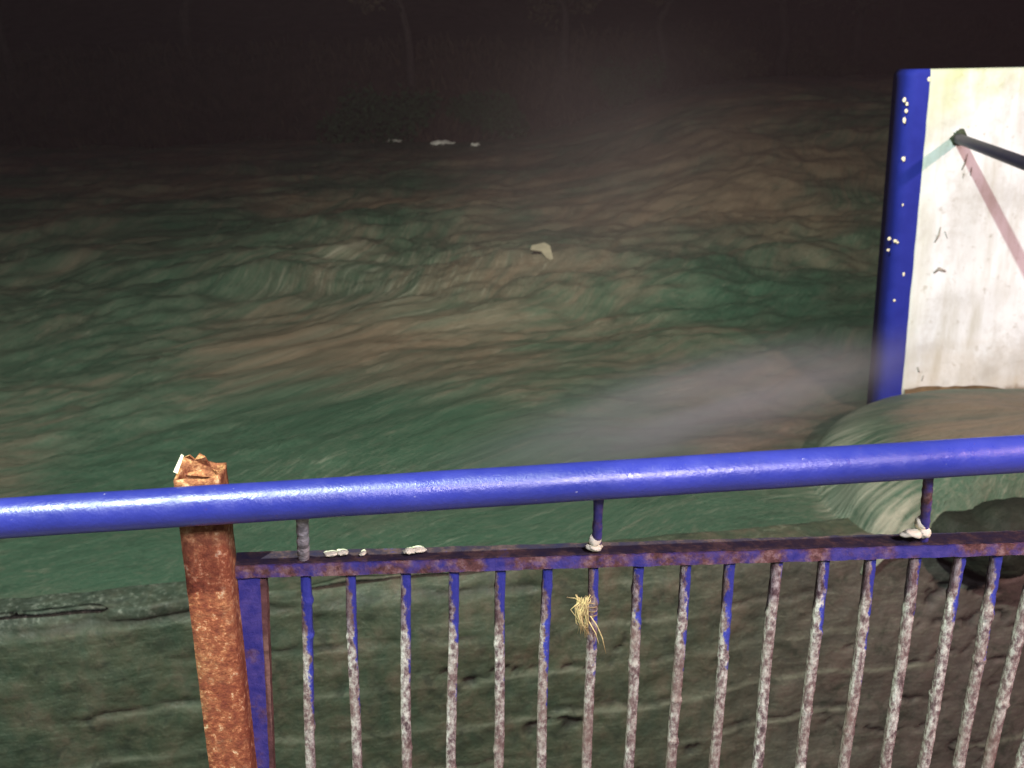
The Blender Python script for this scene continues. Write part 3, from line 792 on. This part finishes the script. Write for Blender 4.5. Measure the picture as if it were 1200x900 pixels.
# ------------------------------------------------------------------ walkway under the camera
def build_deck():
    V = []; Fc = []
    x0, x1, y1 = -9, 9, 1.75
    V = [(x0, -6, 0), (x1, -6, 0), (x1, y1 + .7, 0), (x0, y1 - .7, 0)]; V += [(a, b, -2.6) for a, b, c in V]
    o = mesh_obj('walkway', V, [(0, 1, 2, 3), (7, 6, 5, 4), (0, 4, 5, 1), (1, 5, 6, 2), (2, 6, 7, 3), (3, 7, 4, 0)], M['deck'], smooth=False)
    o['kind'] = 'structure'
build_deck()

# ------------------------------------------------------------------ small things
def build_straw():
    c = FP(686, 712, .004); V = []; Fc = []; u = 1.62 / F
    rg = random.Random(3)
    def strand(pts, r=.0008):
        nonlocal V, Fc
        v2, f2 = tube(pts, [r] * (len(pts) - 1) + [r * .4], 5); k = len(V); V += v2; Fc += [tuple(i + k for i in f) for f in f2]
    paths = [[(664, 700), (674, 701), (683, 707), (688, 716)], [(676, 699), (684, 706), (684, 722), (680, 742)], [(688, 702), (682, 712), (678, 722), (684, 740)],
             [(690, 700), (686, 712), (688, 728), (686, 745)], [(692, 722), (700, 734), (706, 748), (710, 766)], [(690, 728), (698, 742), (702, 755)],
             [(680, 704), (674, 712), (676, 726), (682, 735)], [(686, 705), (680, 716), (682, 730), (690, 744)]]
    for i in range(34):
        p = paths[i % 8] if i < 8 else [(a + rg.gauss(0, 2.4), b + rg.gauss(0, 3)) for a, b in paths[rg.choice((1, 2, 3, 6, 7, 1, 2))]]
        strand([FP(a, b, .004 + rg.uniform(-.004, .008)) for a, b in p], .0007 if i > 7 else .0010)
    # loops that wrap the bar
    for j in range(4):
        q = FP(692, 704 + j * 5, -.020); strand([q + fdir * (.0125 * math.cos(t)) + fn * (.0125 * math.sin(t)) + Vector((0, 0, .001 * t)) for t in [i * .7 for i in range(10)]], .0009)
    tag(mesh_obj('straw_tuft', V, Fc, M['straw']), 'tangled tuft of dry straw caught on a railing bar', 'straw')
build_straw()

def on_water(px, py, up_):
    d = ray(px, py); t = np.linspace(4, 60, 6000)
    X = EYE.x + d.x * t; Y = EYE.y + d.y * t; Z = EYE.z + d.z * t
    hit = np.nonzero(Z < ZW + water_height(X, Y)[0] + up_)[0][0]
    return Vector((X[hit], Y[hit], Z[hit]))
def scrap(px, py, w, h, label, seed, m='scrap', name='litter_scrap', grp='pale litter scraps at the foot of the green bush', cat='litter'):
    p = on_water(px, py, .05)
    dist = (p - EYE).length; u = dist / F
    n = 14; V = []; g = np.linspace(-1, 1, n); X, Y = np.meshgrid(g, g)
    for sgn in (1, -1):
        Z = .10 * h * u * sgn + (.5 * h * u) * (fbm(X * 1.7 + seed, Y * 1.7, seed, 3) * 1.6 + .4)
        V += list(zip((X * w * u * .5 * (1 + .25 * fbm(Y * 1.4, X * 0, seed + 3, 2) * 2)).ravel(), (Y * w * u * .35).ravel(), Z.ravel()))
    Fc = [tuple(f) for f in grid_faces(n, n)] + [tuple(i + n * n for i in f[::-1]) for f in grid_faces(n, n)]
    edge = [i for i in range(n)] + [n - 1 + n * i for i in range(1, n)] + [n * n - 1 - i for i in range(1, n)] + [n * (n - 1 - i) for i in range(1, n - 1)]
    Fc += [(edge[i], edge[i] + n * n, edge[(i + 1) % len(edge)] + n * n, edge[(i + 1) % len(edge)]) for i in range(len(edge))]
    o = mesh_obj(name, V, Fc, M[m], smooth=False)
    hh = float(water_height(np.array([p.x]), np.array([p.y]))[0][0])
    o.location = p; o.rotation_euler = (.1, 0, .3 * seed)
    tag(o, label, cat, grp)
scrap(461, 165.5, 16, 4, 'small dull scrap, left end of the pale scraps below the bush', 2)
scrap(519, 168.5, 24, 7, 'brightest white plastic scrap on the waterline below the bush', 3)
scrap(557, 170.5, 10, 6, 'tiny pale scrap right of the brightest white one', 4)
p = on_water(634, 298, .06)
def board():
    V = []; Fc = []; u = 15.4 / F
    outl = [(-12, 4), (-10, 9), (4, 12), (10, 8), (13, -10), (5, -6), (0, 2)]
    V = [(a * u, -.06, b * u) for a, b in outl] + [(a * u, .0, b * u) for a, b in outl]; k = len(outl)
    Fc = [tuple(range(k)), tuple(range(k, 2 * k))[::-1]] + [(i, i + k, (i + 1) % k + k, (i + 1) % k) for i in range(k)]
    o = mesh_obj('broken_board', V, Fc, M['board'], smooth=False); o.location = p; o.rotation_euler = (-.5, .0, .1)
    tag(o, 'pale broken board jutting out of the rushing water in midstream', 'board')
board()

# ------------------------------------------------------------------ spray drifting over the water
def spray(name, c, r, dens, col, label, rot=(0, 0, 0), nsc=1.2, seed=0):
    m = bpy.data.materials.new(name); m.use_nodes = True; t = m.node_tree; t.nodes.remove(t.nodes['Principled BSDF'])
    pv = t.nodes.new('ShaderNodeVolumePrincipled'); pv.inputs['Color'].default_value = col + (1,); pv.inputs['Anisotropy'].default_value = .2
    tc = t.nodes.new('ShaderNodeTexCoord'); ln = t.nodes.new('ShaderNodeVectorMath'); ln.operation = 'LENGTH'
    t.links.new(tc.outputs['Object'], ln.inputs[0])
    mr = t.nodes.new('ShaderNodeMapRange'); mr.interpolation_type = 'SMOOTHERSTEP'; t.links.new(ln.outputs['Value'], mr.inputs[0])
    mr.inputs[1].default_value = 1.0; mr.inputs[2].default_value = 0; mr.inputs[3].default_value = 0; mr.inputs[4].default_value = dens
    nz = t.nodes.new('ShaderNodeTexNoise'); nz.inputs['Scale'].default_value = nsc; nz.inputs['Detail'].default_value = 2
    t.links.new(tc.outputs['Object'], nz.inputs['Vector'])
    m2 = t.nodes.new('ShaderNodeMapRange'); t.links.new(nz.outputs['Fac'], m2.inputs[0]); m2.inputs[1].default_value = .3; m2.inputs[2].default_value = .7; m2.inputs[3].default_value = .2; m2.inputs[4].default_value = 1.4
    mu = t.nodes.new('ShaderNodeMath'); mu.operation = 'MULTIPLY'; t.links.new(mr.outputs[0], mu.inputs[0]); t.links.new(m2.outputs[0], mu.inputs[1])
    t.links.new(mu.outputs[0], pv.inputs['Density']); t.links.new(pv.outputs[0], t.nodes['Material Output'].inputs['Volume'])
    bm = bmesh.new(); bmesh.ops.create_icosphere(bm, subdivisions=4, radius=1); me = bpy.data.meshes.new(name); bm.to_mesh(me); bm.free()
    me.materials.append(m); o = bpy.data.objects.new(name, me); C.objects.link(o); o.location = c; o.scale = r; o.rotation_euler = rot
    tag(o, label, 'spray', kind='stuff'); return o
a = on_y(1040, 412, 7.7); b = on_z(560, 548, -.95); mid = (a + b) / 2 + Vector((0, -.25, .08)); dd = a - b
o = spray('water_spray', mid, (dd.length * .74, .85, .44), 1.25, (.88, .88, 1.0),
      'pale bluish spray streaming left from the pier foot', (0, 0, 0), 2.2)
o.rotation_euler = dd.to_track_quat('X', 'Z').to_euler()
c = on_y(700, 215, 13)
spray('mist_plume', c, (3.2, 3.8, 2.9), .032, (.97, .83, .86), 'thin pinkish mist rising over midstream', (0, 0, 0), 1.0)

# ------------------------------------------------------------------ damp night air
def haze():
    m = bpy.data.materials.new('haze'); m.use_nodes = True; t = m.node_tree; t.nodes.remove(t.nodes['Principled BSDF'])
    pv = t.nodes.new('ShaderNodeVolumePrincipled'); pv.inputs['Color'].default_value = (.95, .72, .80, 1)
    pv.inputs['Density'].default_value = .0015; pv.inputs['Anisotropy'].default_value = .3
    t.links.new(pv.outputs[0], t.nodes['Material Output'].inputs['Volume'])
    x, y0, y1, z0, z1 = 405, -405, 405, -5.2, 26
    V = [(-x, y0, z0), (x, y0, z0), (x, y1, z0), (-x, y1, z0), (-x, y0, z1), (x, y0, z1), (x, y1, z1), (-x, y1, z1)]
    o = mesh_obj('haze', V, [(0, 3, 2, 1), (4, 5, 6, 7), (0, 1, 5, 4), (1, 2, 6, 5), (2, 3, 7, 6), (3, 0, 4, 7)], m, smooth=False)
    tag(o, 'damp misty night air over the river', 'haze', kind='stuff')
haze()
